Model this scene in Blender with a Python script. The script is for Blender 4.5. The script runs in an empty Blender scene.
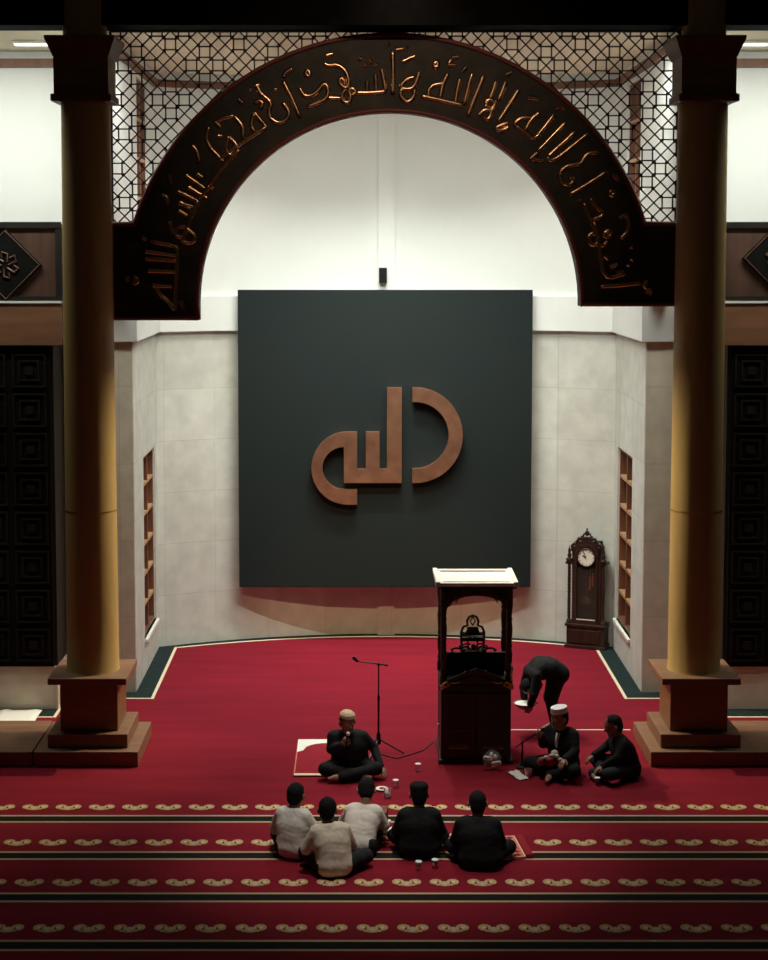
import bpy, bmesh, math, random
import numpy as np
from mathutils import Vector, Matrix
random.seed(7)
PI = math.pi
scene = bpy.context.scene
COL = scene.collection

# ---------------------------------------------------------------- camera
cd = bpy.data.cameras.new('camera')
cam = bpy.data.objects.new('camera', cd); COL.objects.link(cam)
cam.location = (-0.45, 0, 6.9)
cam.rotation_euler = (PI/2 - math.atan(.0794), 0, 0)
cd.sensor_width = 36.0
cd.lens = 1620 * 36 / 960
cd.shift_x = 24 / 960
cd.shift_y = -101.4 / 960
cd.clip_end = 200
scene.camera = cam

# ---------------------------------------------------------------- exposure and world
vs = scene.view_settings
vs.view_transform = 'Standard'; vs.look = 'None'; vs.gamma = 1; vs.use_curve_mapping = False
vs.exposure = 0.02
w = bpy.data.worlds.new('hall_dark'); scene.world = w; w.use_nodes = True
bg = w.node_tree.nodes['Background']
bg.inputs[0].default_value = (1, .8, .62, 1); bg.inputs[1].default_value = .006

# ---------------------------------------------------------------- lights
def area(name, loc, rot, sx, sy, power, color, spread=PI):
    l = bpy.data.lights.new(name, 'AREA'); l.shape = 'RECTANGLE'; l.size = sx; l.size_y = sy
    l.energy = power; l.color = color; l.spread = spread
    o = bpy.data.objects.new(name, l); COL.objects.link(o); o.location = loc; o.rotation_euler = rot
    return o
def spot(name, loc, target, power, color, angle, blend, radius):
    l = bpy.data.lights.new(name, 'SPOT'); l.energy = power; l.color = color
    l.spot_size = angle; l.spot_blend = blend; l.shadow_soft_size = radius
    o = bpy.data.objects.new(name, l); COL.objects.link(o); o.location = loc
    o.rotation_euler = (Vector(target) - Vector(loc)).to_track_quat('-Z', 'Y').to_euler()
    return o
WHITE = (.96, 1, .92)
# strip of tubes along the alcove ceiling, aimed down the back wall
area('alcove_ceiling_strip_lamp', (0, 26.0, 9.62), (math.radians(9), 0, 0), 6.6, .16, 165, WHITE, math.radians(94))
# strip just behind the arch, and one in each wing
area('arch_back_strip_lamp', (0, 22.95, 9.70), (math.radians(36), 0, 0), 7.4, .12, 195, WHITE, math.radians(126))
area('alcove_side_wall_fill', (0, 25.4, 9.66), (0, 0, 0), .12, 3.6, 170, WHITE, math.radians(92))  # added fill along the ceiling, brightens the side walls
area('left_wing_strip_lamp', (-6.2, 22.5, 9.75), (math.radians(24), 0, 0), 3.6, .12, 130, WHITE, math.radians(150))
area('right_wing_strip_lamp', (6.2, 22.5, 9.75), (math.radians(24), 0, 0), 3.6, .12, 130, WHITE, math.radians(150))
# warm spots in the upper corners of the alcove, each aimed at the opposite column
GOLD = (1, .84, .52)
spot('right_corner_spot', (3.3, 25.3, 9.4), (-3.9, 21.9, 2.2), 4000, GOLD, math.radians(32), .9, .12)
spot('left_corner_spot', (-3.3, 25.3, 9.4), (3.9, 21.9, 2.2), 4000, GOLD, math.radians(32), .9, .12)
# added spots over the gathering: a pool leaving corners dark, a fill on shirts
spot('hall_pool_fill', (0.1, 21.3, 13.0), (0.1, 20.7, 0), 1900, (1, .9, .78), math.radians(38), 1.0, .35)
spot('front_row_fill', (-.1, 16.0, 13.0), (-.1, 18.2, 0), 2700, (1, .94, .86), math.radians(27), 1.0, .25)
# added fill spots: two on the wing dados, a warm one under the board
spot('left_wing_fill', (-6.2, 21.5, 9.75), (-6.0, 23.6, .2), 620, (1, .86, .66), math.radians(20), .8, .08)
spot('right_wing_fill', (6.2, 21.5, 9.75), (6.0, 23.6, .2), 620, (1, .86, .66), math.radians(20), .8, .08)
spot('alcove_foot_fill', (0, 14, 12.6), (0, 28.3, .35), 3200, (1, .68, .38), math.radians(17), .7, .15)
# added warm fills from the hall: a spot on the arch, a weak area light
spot('arch_accent_fill', (0, 14, 12.6), (0, 22.2, 8.2), 620, (1, .74, .5), math.radians(42), 1.0, .12)
area('hall_front_fill', (0, 6, 14), (math.radians(52), 0, 0), .8, .8, 9, (1, .72, .45))

# ---------------------------------------------------------------- materials
MATS = {}
def mat(name, color, rough=.6, metal=0, var=0, scale=6, stretch=(1,1,1), bump=0, col2=None, spec=.5, emit=None, alpha=1, trans=0):
    m = bpy.data.materials.new(name); m.use_nodes = True
    nt = m.node_tree; b = nt.nodes['Principled BSDF']
    b.inputs['Base Color'].default_value = (*color, 1)
    b.inputs['Roughness'].default_value = rough; b.inputs['Metallic'].default_value = metal
    b.inputs['Specular IOR Level'].default_value = spec
    b.inputs['Alpha'].default_value = alpha
    b.inputs['Transmission Weight'].default_value = trans
    if emit:
        b.inputs['Emission Color'].default_value = (*emit[:3], 1); b.inputs['Emission Strength'].default_value = emit[3]
    if var or bump or col2:
        tc = nt.nodes.new('ShaderNodeTexCoord'); mp = nt.nodes.new('ShaderNodeMapping')
        mp.inputs['Scale'].default_value = stretch
        nz = nt.nodes.new('ShaderNodeTexNoise'); nz.inputs['Scale'].default_value = scale; nz.inputs['Detail'].default_value = 6
        nt.links.new(tc.outputs['Object'], mp.inputs[0]); nt.links.new(mp.outputs[0], nz.inputs['Vector'])
        rp = nt.nodes.new('ShaderNodeValToRGB'); rp.color_ramp.elements[0].position = .3; rp.color_ramp.elements[1].position = .7
        c2 = col2 or tuple(min(1, c * (1 + var)) for c in color)
        c1 = color if col2 else tuple(c * (1 - var) for c in color)
        rp.color_ramp.elements[0].color = (*c1, 1); rp.color_ramp.elements[1].color = (*c2, 1)
        nt.links.new(nz.outputs['Fac'], rp.inputs[0]); nt.links.new(rp.outputs[0], b.inputs['Base Color'])
        if bump:
            bp = nt.nodes.new('ShaderNodeBump'); bp.inputs['Strength'].default_value = bump; bp.inputs['Distance'].default_value = .02
            nt.links.new(nz.outputs['Fac'], bp.inputs['Height']); nt.links.new(bp.outputs[0], b.inputs['Normal'])
    MATS[name] = m
    return m
def stone(name, color, mortar, bw, bh):
    m = mat(name, color, .75, var=.10, scale=3.5, bump=.15)
    nt = m.node_tree; b = nt.nodes['Principled BSDF']
    tc = nt.nodes['Texture Coordinate']; sep = nt.nodes.new('ShaderNodeSeparateXYZ'); add = nt.nodes.new('ShaderNodeMath'); cmb = nt.nodes.new('ShaderNodeCombineXYZ')
    nt.links.new(tc.outputs['Object'], sep.inputs[0])
    nt.links.new(sep.outputs[0], add.inputs[0]); nt.links.new(sep.outputs[1], add.inputs[1])
    nt.links.new(add.outputs[0], cmb.inputs[0]); nt.links.new(sep.outputs[2], cmb.inputs[1])
    br = nt.nodes.new('ShaderNodeTexBrick'); br.inputs['Scale'].default_value = 1
    br.inputs['Brick Width'].default_value = bw; br.inputs['Row Height'].default_value = bh
    br.inputs['Mortar Size'].default_value = .006; br.offset = 0
    br.inputs['Color1'].default_value = (1, 1, 1, 1); br.inputs['Color2'].default_value = (.93, .92, .9, 1); br.inputs['Mortar'].default_value = (*mortar, 1)
    nt.links.new(cmb.outputs[0], br.inputs['Vector'])
    mx = nt.nodes.new('ShaderNodeMix'); mx.data_type = 'RGBA'; mx.blend_type = 'MULTIPLY'; mx.inputs['Factor'].default_value = 1
    rp = nt.nodes['Color Ramp']
    nt.links.new(rp.outputs[0], mx.inputs['A']); nt.links.new(br.outputs['Color'], mx.inputs['B'])
    nt.links.new(mx.outputs['Result'], b.inputs['Base Color'])
    return m

carpet = mat('carpet_red', (.195, .010, .021), .95, var=.12, scale=1.2, stretch=(.5, 3, 1), bump=.1, spec=.1)
cream = mat('carpet_cream', (.72, .60, .42), .9, var=.08, scale=30, spec=.1)
border = mat('carpet_dark_green', (.016, .026, .026), .9, var=.2, scale=8, spec=.1)
bandc = mat('band_cream_shaded', (.50, .36, .22), .9, var=.08, scale=30, spec=.1)  # darker copy of the carpet cream, dimness of the front rows in the colour
band = mat('carpet_black_band', (.012, .012, .010), .9, spec=.1)
motifm = mat('carpet_motif', (.54, .37, .18), .95, var=.25, scale=40, spec=.1)
motifw = mat('carpet_motif_light', (.66, .52, .33), .95, spec=.1)
plaster = mat('plaster_white', (.76, .77, .735), .85, var=.015, scale=2)
stonem = stone('stone_cladding', (.60, .60, .54), (.80, .79, .77), 1.2, .9)
stoneb = stone('stone_tan', (.70, .63, .50), (.8, .78, .75), .9, 1.2)
ceilm = mat('ceiling_cream', (.86, .77, .58), .9, var=.03)
wood_dark = mat('wood_dark', (.030, .012, .007), .45, var=.4, scale=9, stretch=(1, 1, .15))
wood_black = mat('wood_black', (.012, .008, .006), .5, var=.4, scale=9, stretch=(1, 1, .15))
beam_black = mat('beam_black', (.006, .005, .004), .9, var=.3, scale=6, spec=.1)
wood_screen = mat('wood_screen', (.012, .008, .006), .8, var=.3, scale=9, spec=.15)
wood_red = mat('wood_red_brown', (.17, .065, .030), .5, var=.25, scale=7, stretch=(1, 1, .1))
wood_warm = mat('wood_pedestal', (.22, .11, .05), .45, var=.2, scale=8, stretch=(.2, .2, 1))
wood_step = mat('wood_step', (.21, .11, .065), .45, var=.2, scale=8, stretch=(.2, 1, 1))
wood_shelf = mat('wood_shelf', (.42, .23, .11), .5, var=.15, scale=8)
wood_panel = mat('wood_panel', (.075, .036, .023), .5, var=.25, scale=7, stretch=(1, 1, .1))
wood_beam = mat('wood_beam', (.22, .10, .05), .5, var=.2, scale=6, stretch=(.2, 1, 1))
gold = mat('column_ochre', (.50, .34, .13), .5, var=.06, scale=14, stretch=(1, 1, .2))
board = mat('board_green_black', (.011, .017, .0165), .8, var=.15, scale=30, spec=.25)
copper = mat('copper', (.50, .25, .15), .38, metal=.85, var=.22, scale=4)
gilt = mat('gilt_bronze', (.95, .52, .31), .27, metal=1, var=.3, scale=9)
archm = mat('arch_patina', (.010, .014, .013), .6, scale=3.2, col2=(.060, .040, .024), bump=.5)
lat = mat('lattice_bronze', (.030, .014, .010), .5)
plaqm = mat('plaque_black', (.006, .006, .005), .9, var=.3, scale=8, spec=.1)
goldp = mat('gold_paint', (.42, .22, .08), .6)
bronze_d = mat('bronze_dark', (.10, .05, .03), .5, metal=.6)
trimred = mat('arch_trim_red', (.20, .05, .045), .5)
white_p = mat('white_paint', (.80, .78, .70), .6)
paper = mat('white_paper', (.80, .78, .72), .8)
blackm = mat('black_metal', (.010, .010, .010), .4, metal=.3)
black_pl = mat('black_plastic', (.012, .013, .014), .5)
brass = mat('brass', (.75, .45, .14), .3, metal=1)
dial = mat('clock_dial', (.80, .76, .62), .5)
glassm = mat('clock_glass', (.3, .25, .2), .1, alpha=.05, spec=.2)
plastic = mat('clear_plastic', (.92, .94, .96), .12, trans=.85)
lidm = mat('foil_lid', (.85, .86, .88), .35)
skin = mat('skin', (.30, .150, .088), .55, var=.06, scale=20)
hairm = mat('hair_black', (.008, .007, .007), .85, var=.4, scale=60, bump=.6, spec=.2)
eyew = mat('eye_white', (.7, .68, .62), .3)
lips = mat('lips', (.20, .07, .05), .5)
cl_black = mat('cloth_black', (.009, .010, .011), .85, var=.2, scale=20, bump=.1, spec=.2)
cl_black2 = mat('cloth_charcoal', (.018, .020, .022), .85, var=.2, scale=20, bump=.1, spec=.2)
cl_white = mat('cloth_white', (.72, .67, .60), .85, var=.05, scale=12, bump=.15, spec=.2)
cl_cream = mat('cloth_pale_batik', (.70, .61, .49), .85, var=.10, scale=16, bump=.15, spec=.2)
cl_grey = mat('cloth_grey_white', (.68, .64, .58), .85, var=.05, scale=12, bump=.15, spec=.2)
cl_cap = mat('cloth_cap_white', (.86, .86, .88), .8)
cl_brown = mat('cloth_cap_tan', (.62, .46, .30), .8)
redc = mat('red_packaging', (.55, .06, .05), .5)
orange = mat('orange_snack', (.75, .25, .08), .6)
bowlm = mat('bowl_grey', (.10, .09, .08), .4)
rugm = mat('rug_red', (.27, .018, .03), .95, var=.1, scale=20, spec=.1)
rugp = mat('rug_pink', (.62, .20, .16), .95, var=.35, scale=40, spec=.1)
cable_m = mat('cable_black', (.010, .008, .008), .6)

# ---------------------------------------------------------------- mesh builder
class MB:
    def __init__(s): s.v = []; s.f = []; s.m = []
    def add(s, vs, fs, mi=0):
        n = len(s.v); s.v += [tuple(v) for v in vs]
        s.f += [tuple(i + n for i in f) for f in fs]; s.m += [mi] * len(fs)
        return s
    def box(s, x0, y0, z0, x1, y1, z1, mi=0):
        vs = [(x, y, z) for z in (z0, z1) for y in (y0, y1) for x in (x0, x1)]
        return s.add(vs, [(0,2,3,1),(4,5,7,6),(0,1,5,4),(2,6,7,3),(0,4,6,2),(1,3,7,5)], mi)
    def frustum(s, z0, a0, b0, z1, a1, b1, cx=0, cy=0, mi=0):
        vs = [(cx+sx*a, cy+sy*b, z) for z, a, b in ((z0,a0,b0),(z1,a1,b1)) for sy in (-1,1) for sx in (-1,1)]
        return s.add(vs, [(0,2,3,1),(4,5,7,6),(0,1,5,4),(2,6,7,3),(0,4,6,2),(1,3,7,5)], mi)
    def prism(s, poly, y0, y1, mi=0):            # poly in (x,z), extruded along y
        n = len(poly)
        vs = [(x, y0, z) for x, z in poly] + [(x, y1, z) for x, z in poly]
        fs = [tuple(range(n)), tuple(range(2*n-1, n-1, -1))] + [(i, i+n, (i+1) % n + n, (i+1) % n) for i in range(n)]
        return s.add(vs, fs, mi)
    def strip(s, A, B, y0, y1, mi=0):            # solid between two (x,z) polylines of equal length
        n = len(A)
        vs = [(x, y, z) for y in (y0, y1) for P in (A, B) for x, z in P]
        fs = []
        for i in range(n-1):
            a, b = i, i+1
            fs += [(a, b, n+b, n+a), (2*n+a, 3*n+a, 3*n+b, 2*n+b), (a, 2*n+a, 2*n+b, b), (n+a, n+b, 3*n+b, 3*n+a)]
        for a in (0, n-1): fs.append((a, n+a, 3*n+a, 2*n+a))
        return s.add(vs, fs, mi)
    def flat(s, poly, z, mi=0):                  # poly in (x,y) at height z
        return s.add([(x, y, z) for x, y in poly], [tuple(range(len(poly)))], mi)
    def lathe(s, prof, seg=20, cx=0, cy=0, mi=0, caps=True):   # prof = (r, z)
        n = len(prof)
        vs = [(cx + r*math.cos(2*PI*k/seg), cy + r*math.sin(2*PI*k/seg), z) for r, z in prof for k in range(seg)]
        fs = [(i*seg+k, i*seg+(k+1) % seg, (i+1)*seg+(k+1) % seg, (i+1)*seg+k) for i in range(n-1) for k in range(seg)]
        if caps: fs += [tuple(range(seg-1, -1, -1)), tuple((n-1)*seg+k for k in range(seg))]
        return s.add(vs, fs, mi)
    def tube(s, path, r, seg=6, mi=0, squash=None, taper=None, closed=False):
        P = [Vector(p) for p in path]; n = len(P)
        vs = []
        up0 = None
        for i, p in enumerate(P):
            if closed: t = (P[(i+1) % n] - P[i-1])
            else: t = P[min(i+1, n-1)] - P[max(i-1, 0)]
            t.normalize()
            ref = up0 if up0 is not None else (Vector((0,1,0)) if abs(t.y) < .9 else Vector((1,0,0)))
            a = (ref - t * ref.dot(t)).normalized(); b = t.cross(a); up0 = a
            rr = r * (taper[i] if taper else 1)
            for k in range(seg):
                d = a * math.cos(2*PI*k/seg) * rr + b * math.sin(2*PI*k/seg) * rr
                if squash: d.y *= squash
                vs.append(p + d)
        m = n if closed else n-1
        fs = [(i*seg+k, i*seg+(k+1) % seg, ((i+1) % n)*seg+(k+1) % seg, ((i+1) % n)*seg+k) for i in range(m) for k in range(seg)]
        if not closed: fs += [tuple(range(seg-1, -1, -1)), tuple((n-1)*seg+k for k in range(seg))]
        return s.add(vs, fs, mi)
    def ball(s, c, rx, ry=None, rz=None, seg=12, rings=8, mi=0):
        ry = ry or rx; rz = rz or rx
        prof = [(math.sin(PI*i/rings), -math.cos(PI*i/rings)) for i in range(1, rings)]
        vs = [(c[0]+r*rx*math.cos(2*PI*k/seg), c[1]+r*ry*math.sin(2*PI*k/seg), c[2]+z*rz) for r, z in prof for k in range(seg)]
        n = len(prof)
        fs = [(i*seg+k, i*seg+(k+1) % seg, (i+1)*seg+(k+1) % seg, (i+1)*seg+k) for i in range(n-1) for k in range(seg)]
        b = len(vs); vs += [(c[0], c[1], c[2]-rz), (c[0], c[1], c[2]+rz)]
        fs += [(b, (k+1) % seg, k) for k in range(seg)] + [(b+1, (n-1)*seg+k, (n-1)*seg+(k+1) % seg) for k in range(seg)]
        return s.add(vs, fs, mi)
    def build(s, name, mats, parent=None, smooth=False, bevel=0, loc=None, rot=None):
        me = bpy.data.meshes.new(name); me.from_pydata(s.v, [], s.f)
        if not isinstance(mats, (list, tuple)): mats = [mats]
        for m in mats: me.materials.append(m)
        me.polygons.foreach_set('material_index', s.m)
        bm = bmesh.new(); bm.from_mesh(me); bmesh.ops.recalc_face_normals(bm, faces=bm.faces); bm.to_mesh(me); bm.free()
        if smooth: me.polygons.foreach_set('use_smooth', [True]*len(me.polygons))
        me.update()
        if smooth:
            try: me.set_sharp_from_angle(angle=math.radians(50))
            except Exception: pass
        o = bpy.data.objects.new(name, me); COL.objects.link(o)
        if parent: o.parent = parent
        if loc: o.location = loc
        if rot: o.rotation_euler = rot
        if bevel:
            bv = o.modifiers.new('bevel', 'BEVEL'); bv.width = bevel; bv.segments = 2; bv.limit_method = 'ANGLE'
        return o
def tag(o, label, cat, group=None, kind=None):
    o['label'] = label; o['category'] = cat
    if group: o['group'] = group
    if kind: o['kind'] = kind
    return o
def thing(name, label, cat, loc=(0,0,0), rz=0, group=None):
    o = bpy.data.objects.new(name, None); COL.objects.link(o); o.location = loc; o.rotation_euler = (0, 0, rz); o.empty_display_size = .1
    return tag(o, label, cat, group)
def struct(o): o['kind'] = 'structure'; return o
def copy_tree(o, parent=None):
    c = o.copy(); COL.objects.link(c)
    if parent: c.parent = parent
    for ch in list(o.children): copy_tree(ch, c)
    return c
def arc(cx, cz, r, a0, a1, n): return [(cx + r*math.cos(math.radians(a0+(a1-a0)*i/n)), cz + r*math.sin(math.radians(a0+(a1-a0)*i/n))) for i in range(n+1)]

# ================================================================ THE SETTING
SX = 3.95                                         # alcove half width
def wy(x): return 28.75 - .0618 * x * x           # the curved back wall
XS = [-SX + 2*SX*i/24 for i in range(25)]
# floor: red carpet with borders, prayer-row bands and woven motifs
fl = MB()
fl.flat([(-8, 12.5), (8, 12.5), (8, 29.2), (-8, 29.2)], 0, 0)
Z1 = .003
for i in range(24):                               # border along the curved wall
    a, b = XS[i], XS[i+1]
    fl.flat([(a, wy(a)-.16), (b, wy(b)-.16), (b, wy(b)+.03), (a, wy(a)+.03)], Z1, 2)
    if abs(a) < 3.66 and abs(b) < 3.66:
        fl.flat([(a, wy(a)-.23), (b, wy(b)-.23), (b, wy(b)-.16), (a, wy(a)-.16)], Z1, 1)
for s in (-1, 1):
    def q(x0, y0, x1, y1, mi, z=Z1):
        fl.flat([(s*x0, y0), (s*x1, y0), (s*x1, y1), (s*x0, y1)], z, mi)
    q(3.68, 24.55, SX, wy(3.8), 2, .004)          # border along the side wall
    q(3.63, 24.5, 3.68, 27.85, 1)
    q(3.68, 24.55, 5.05, 24.95, 2); q(3.63, 24.5, 5.0, 24.55, 1, .005)
    q(5.0, 23.55, 8, 23.98, 2); q(5.0, 23.50, 8, 23.55, 1, .005); q(4.95, 23.5, 5.0, 24.55, 1, .005)
fl.flat([(1.62, 22.87), (3.45, 22.87), (3.45, 22.91), (1.62, 22.91)], Z1, 1)       # seam of the alcove carpet
for k in range(6):                                # dark bands between the prayer rows
    y = 19.22 - 1.2*k
    for d0, d1, mi in ((-.13, -.085, 3), (-.085, .085, 0), (.085, .13, 3)):
        fl.flat([(-6.2, y+d0), (6.2, y+d0), (6.2, y+d1), (-6.2, y+d1)], Z1, 7 if mi == 3 else 4)
def blob(cx, cy, rx, ry, rot, mi, n=10):
    c, s = math.cos(rot), math.sin(rot)
    fl.flat([(cx + rx*math.cos(t)*c - ry*math.sin(t)*s, cy + rx*math.cos(t)*s + ry*math.sin(t)*c) for t in [2*PI*i/n for i in range(n)]], .005 if mi == 5 else .007, mi)
def curl(cx, cy, r, a0, a1, w, mi):
    n = 9; A = []; B = []
    for i in range(n+1):
        t = math.radians(a0 + (a1-a0)*i/n); rr = r*(1 - .45*i/n)
        A.append((cx+(rr-w)*math.cos(t), cy+(rr-w)*math.sin(t)*1.25)); B.append((cx+(rr+w)*math.cos(t), cy+(rr+w)*math.sin(t)*1.25))
    for i in range(n): fl.flat([A[i], A[i+1], B[i+1], B[i]], .006, mi)
for k in range(6):
    y = 19.62 - 1.2*k
    for j in range(-13, 14):
        x = j*.413 + .06 + (.03 if k % 2 else 0)
        for s in (-1, 1):                         # woven scrolls mirrored about a palmette
            curl(x+s*.098, y+.015, .062, 90+s*120, 90-s*200, .020, 5)
            blob(x+s*.098, y+.02, .026, .035, 0, 6)
            blob(x+s*.055, y-.050, .045, .028, -s*.5, 5)
            blob(x+s*.035, y+.000, .026, .022, s*.6, 6)
        blob(x, y-.02, .034, .055, 0, 6)
        blob(x, y-.075, .06, .026, 0, 5)
struct(fl.build('floor', [carpet, cream, border, band, band, motifm, motifw, bandc]))

def curved(z0, z1, front, mi, mb):                # slab following the back wall, standing 'front' proud of it
    for i in range(24):
        a, b = XS[i], XS[i+1]
        vs = [(a, wy(a)-front, z0), (b, wy(b)-front, z0), (b, wy(b)+.3, z0), (a, wy(a)+.3, z0)]
        vs += [(x, y, z1) for x, y, _ in vs]
        mb.add(vs, [(0,1,5,4), (2,3,7,6), (0,3,2,1), (4,5,6,7)] + ([(0,4,7,3)] if i == 0 else []) + ([(1,2,6,5)] if i == 23 else []), mi)
    return mb
bw = MB(); curved(0, 5.5, 0, 0, bw); curved(5.5, 9.9, 0, 1, bw)
bw.box(-.13, 28.68, 0, .17, 28.80, 5.5, 0); bw.box(-.13, 28.68, 6.11, .17, 28.8, 9.9, 1)
struct(bw.build('wall_back', [stonem, plaster]))
struct(curved(5.5, 6.1, .10, 0, MB()).build('trim_1', plaster))
struct(curved(9.66, 9.78, .10, 0, MB()).build('trim_2', wood_red))
NICHE = [(25.98, 27.46, .58, 3.56), (25.62, 26.92, 7.1, 9.60)]
for s, nm in ((-1, 'left'), (1, 'right')):
    mb = MB()
    def wall(y0, y1, z0, z1, mi, x0=SX, x1=SX+.35):
        mb.box(min(s*x0, s*x1), y0, z0, max(s*x0, s*x1), y1, z1, mi)
    ya, yb = 24.9, 28.1
    (a0, a1, b0, b1), (c0, c1, d0, d1) = NICHE
    wall(ya, a0, 0, 5.5, 0); wall(a1, yb, 0, 5.5, 0); wall(a0, a1, 0, b0, 0); wall(a0, a1, b1, 5.5, 0)
    wall(ya, c0, 5.5, 6.1, 1); wall(22.52, c0, 6.1, 9.9, 1, SX, SX+.3); wall(c1, yb, 5.5, 9.9, 1); wall(c0, c1, 5.5, d0, 1); wall(c0, c1, d1, 9.9, 1)
    struct(mb.build('wall_'+nm, [stonem, plaster]))
    mb = MB(); wall(24.951, 27.95, 5.5, 6.1, 0, SX-.08, SX+.05); mb.box(min(s*(SX-.08), s*4.45), 24.8, 5.5, max(s*(SX-.08), s*4.45), 24.95, 6.1, 0)
    struct(mb.build('trim_3' if s < 0 else 'trim_4', plaster))
    mb = MB(); wall(22.55, 27.95, 9.66, 9.78, 0, SX-.08, SX+.05); struct(mb.build('trim_5' if s < 0 else 'trim_6', wood_red))
    mb = MB(); wall(24.87, 25.25, 0, 5.5, 0, SX+.005, 4.88); wall(24.87, 25.25, 5.5, 6.1, 1, SX+.005, 4.88)
    struct(mb.build('wall_return_'+nm, [stoneb, plaster]))
    # the wing beside the column: low stone dado, dark screen, beam, panel, tall white wall
    mb = MB(); wall(23.95, 25.0, 0, .66, 0, 5.0, 8.2); wall(23.97, 25.0, .66, 5.5, 1, 5.0, 8.2); wall(23.95, 25.0, 6.15, 7.28, 1, 4.89, 8.2)
    wall(24.9, 25.2, 7.28, 9.9, 2, 4.2, 8.2)
    struct(mb.build('wall_wing_'+nm, [stoneb, wood_black, plaster]))
    mb = MB(); wall(23.85, 25.0, 5.5, 6.12, 0, 4.85, 8.2); wall(23.83, 24.0, 6.12, 6.15, 1, 4.85, 8.2)  # thin white top strip paints the light on the ledge
    struct(mb.build('trim_7' if s < 0 else 'trim_8', [wood_beam, white_p]))
    mb = MB(); wall(24.75, 24.95, 9.66, 9.78, 0, 4.26, 8.2); struct(mb.build('trim_9' if s < 0 else 'trim_10', wood_red))
    # platform beside the pedestal
    mb = MB(); wall(21.2, 22.65, 0, .21, 0, 4.84, 8.2)
    struct(mb.build('platform_'+nm, wood_step, bevel=.01))
mb = MB(); mb.box(-8.2, 22.25, 9.9, 8.2, 29.4, 10.1); struct(mb.build('ceiling', ceilm))
mb = MB(); mb.box(-8.2, 21.75, 9.87, 8.2, 22.32, 12.0); struct(mb.build('trim_11', beam_black))

# ================================================================ COLUMNS
def column(x, label):
    t = thing('column', label, 'column', (x, 21.9, 0), 0, None)
    MB().box(-.70, -.70, 0, .70, .70, .21).build('lower_step', wood_step, t, bevel=.012)
    MB().box(-.54, -.54, .21, .54, .54, .40).build('upper_step', wood_step, t, bevel=.012)
    p = MB().box(-.39, -.39, .40, .39, .39, 1.07).build('pedestal', wood_warm, t, bevel=.01)
    MB().box(-.53, -.53, 1.07, .53, .53, 1.16).build('pedestal_slab', wood_step, t, bevel=.012)
    prof = [(.365, 1.16), (.355, 1.2)] + [(.355 - .027*i/12, 1.2 + 7.65*i/12) for i in range(1, 13)]
    sh = MB().lathe(prof, 40).build('shaft', gold, t, smooth=True)
    MB().lathe([(.349, 3.36), (.351, 3.365), (.351, 3.375), (.349, 3.38)], 40, caps=False).build('joint_ring', brass, sh, smooth=True)
    c = MB().box(-.36, -.36, 8.95, .36, .30, 9.44).build('capital', wood_warm, t)
    MB().box(-.40, -.40, 8.85, .40, .32, 8.95).build('lower_moulding', wood_red, c, bevel=.015)
    MB().frustum(9.44, .37, .37, 9.52, .40, .40).frustum(9.52, .40, .40, 9.66, .46, .46).box(-.46, -.46, 9.66, .46, .46, 9.70).build('upper_moulding', wood_red, c)
    MB().lathe([(.29, 9.70), (.285, 12.0)], 32).build('upper_shaft', gold, t, smooth=True)
    return t
column(-4.12, 'left ochre round column on a stepped brown pedestal')
column(4.14, 'right ochre round column on a stepped brown pedestal')

# ================================================================ ARCH
AX, AZ, RI, RO = -.045, 6.15, 2.615, 3.675
yf, yb = 22.16, 22.5
ar = thing('calligraphy_arch', 'black bronze arch with gilded raised calligraphy between the two columns', 'arch', (0, yf, 0))
aL = math.degrees(math.asin((7.27-AZ)/RO))
IN = arc(AX, AZ, RI, 180, 0, 60); OUT = arc(AX, AZ, RO, 180-aL, aL, 60)
body = MB().strip(IN, OUT, 0, yb-yf)
body.prism([(-3.86, 5.94), (-2.66, 5.94), IN[0], OUT[0], (-3.86, 7.27)], 0, yb-yf)
body.prism([(2.57, 6.13), (3.92, 6.13), (3.92, 7.27), OUT[-1], IN[-1]], 0, yb-yf)
body.build('arch_face', archm, ar)
def rim(path, name='rim'):
    MB().tube([(x, -.005, z) for x, z in path], .032, 8).build(name, trimred, ar, smooth=True)
rim([(-2.66, 5.96)] + arc(AX, AZ, RI+.02, 180, 0, 60) + [(2.57, 6.15)], 'inner_rim')
rim([(-3.83, 7.25), (OUT[0][0]+.03, 7.25)] + arc(AX, AZ, RO-.03, 180-aL, aL, 60) + [(3.89, 7.25)], 'outer_rim')
rim([(-3.83, 7.25), (-3.83, 5.97), (-2.68, 5.97)], 'end_rim'); rim([(3.89, 7.25), (3.89, 6.16), (2.60, 6.16)], 'end_rim')
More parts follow.
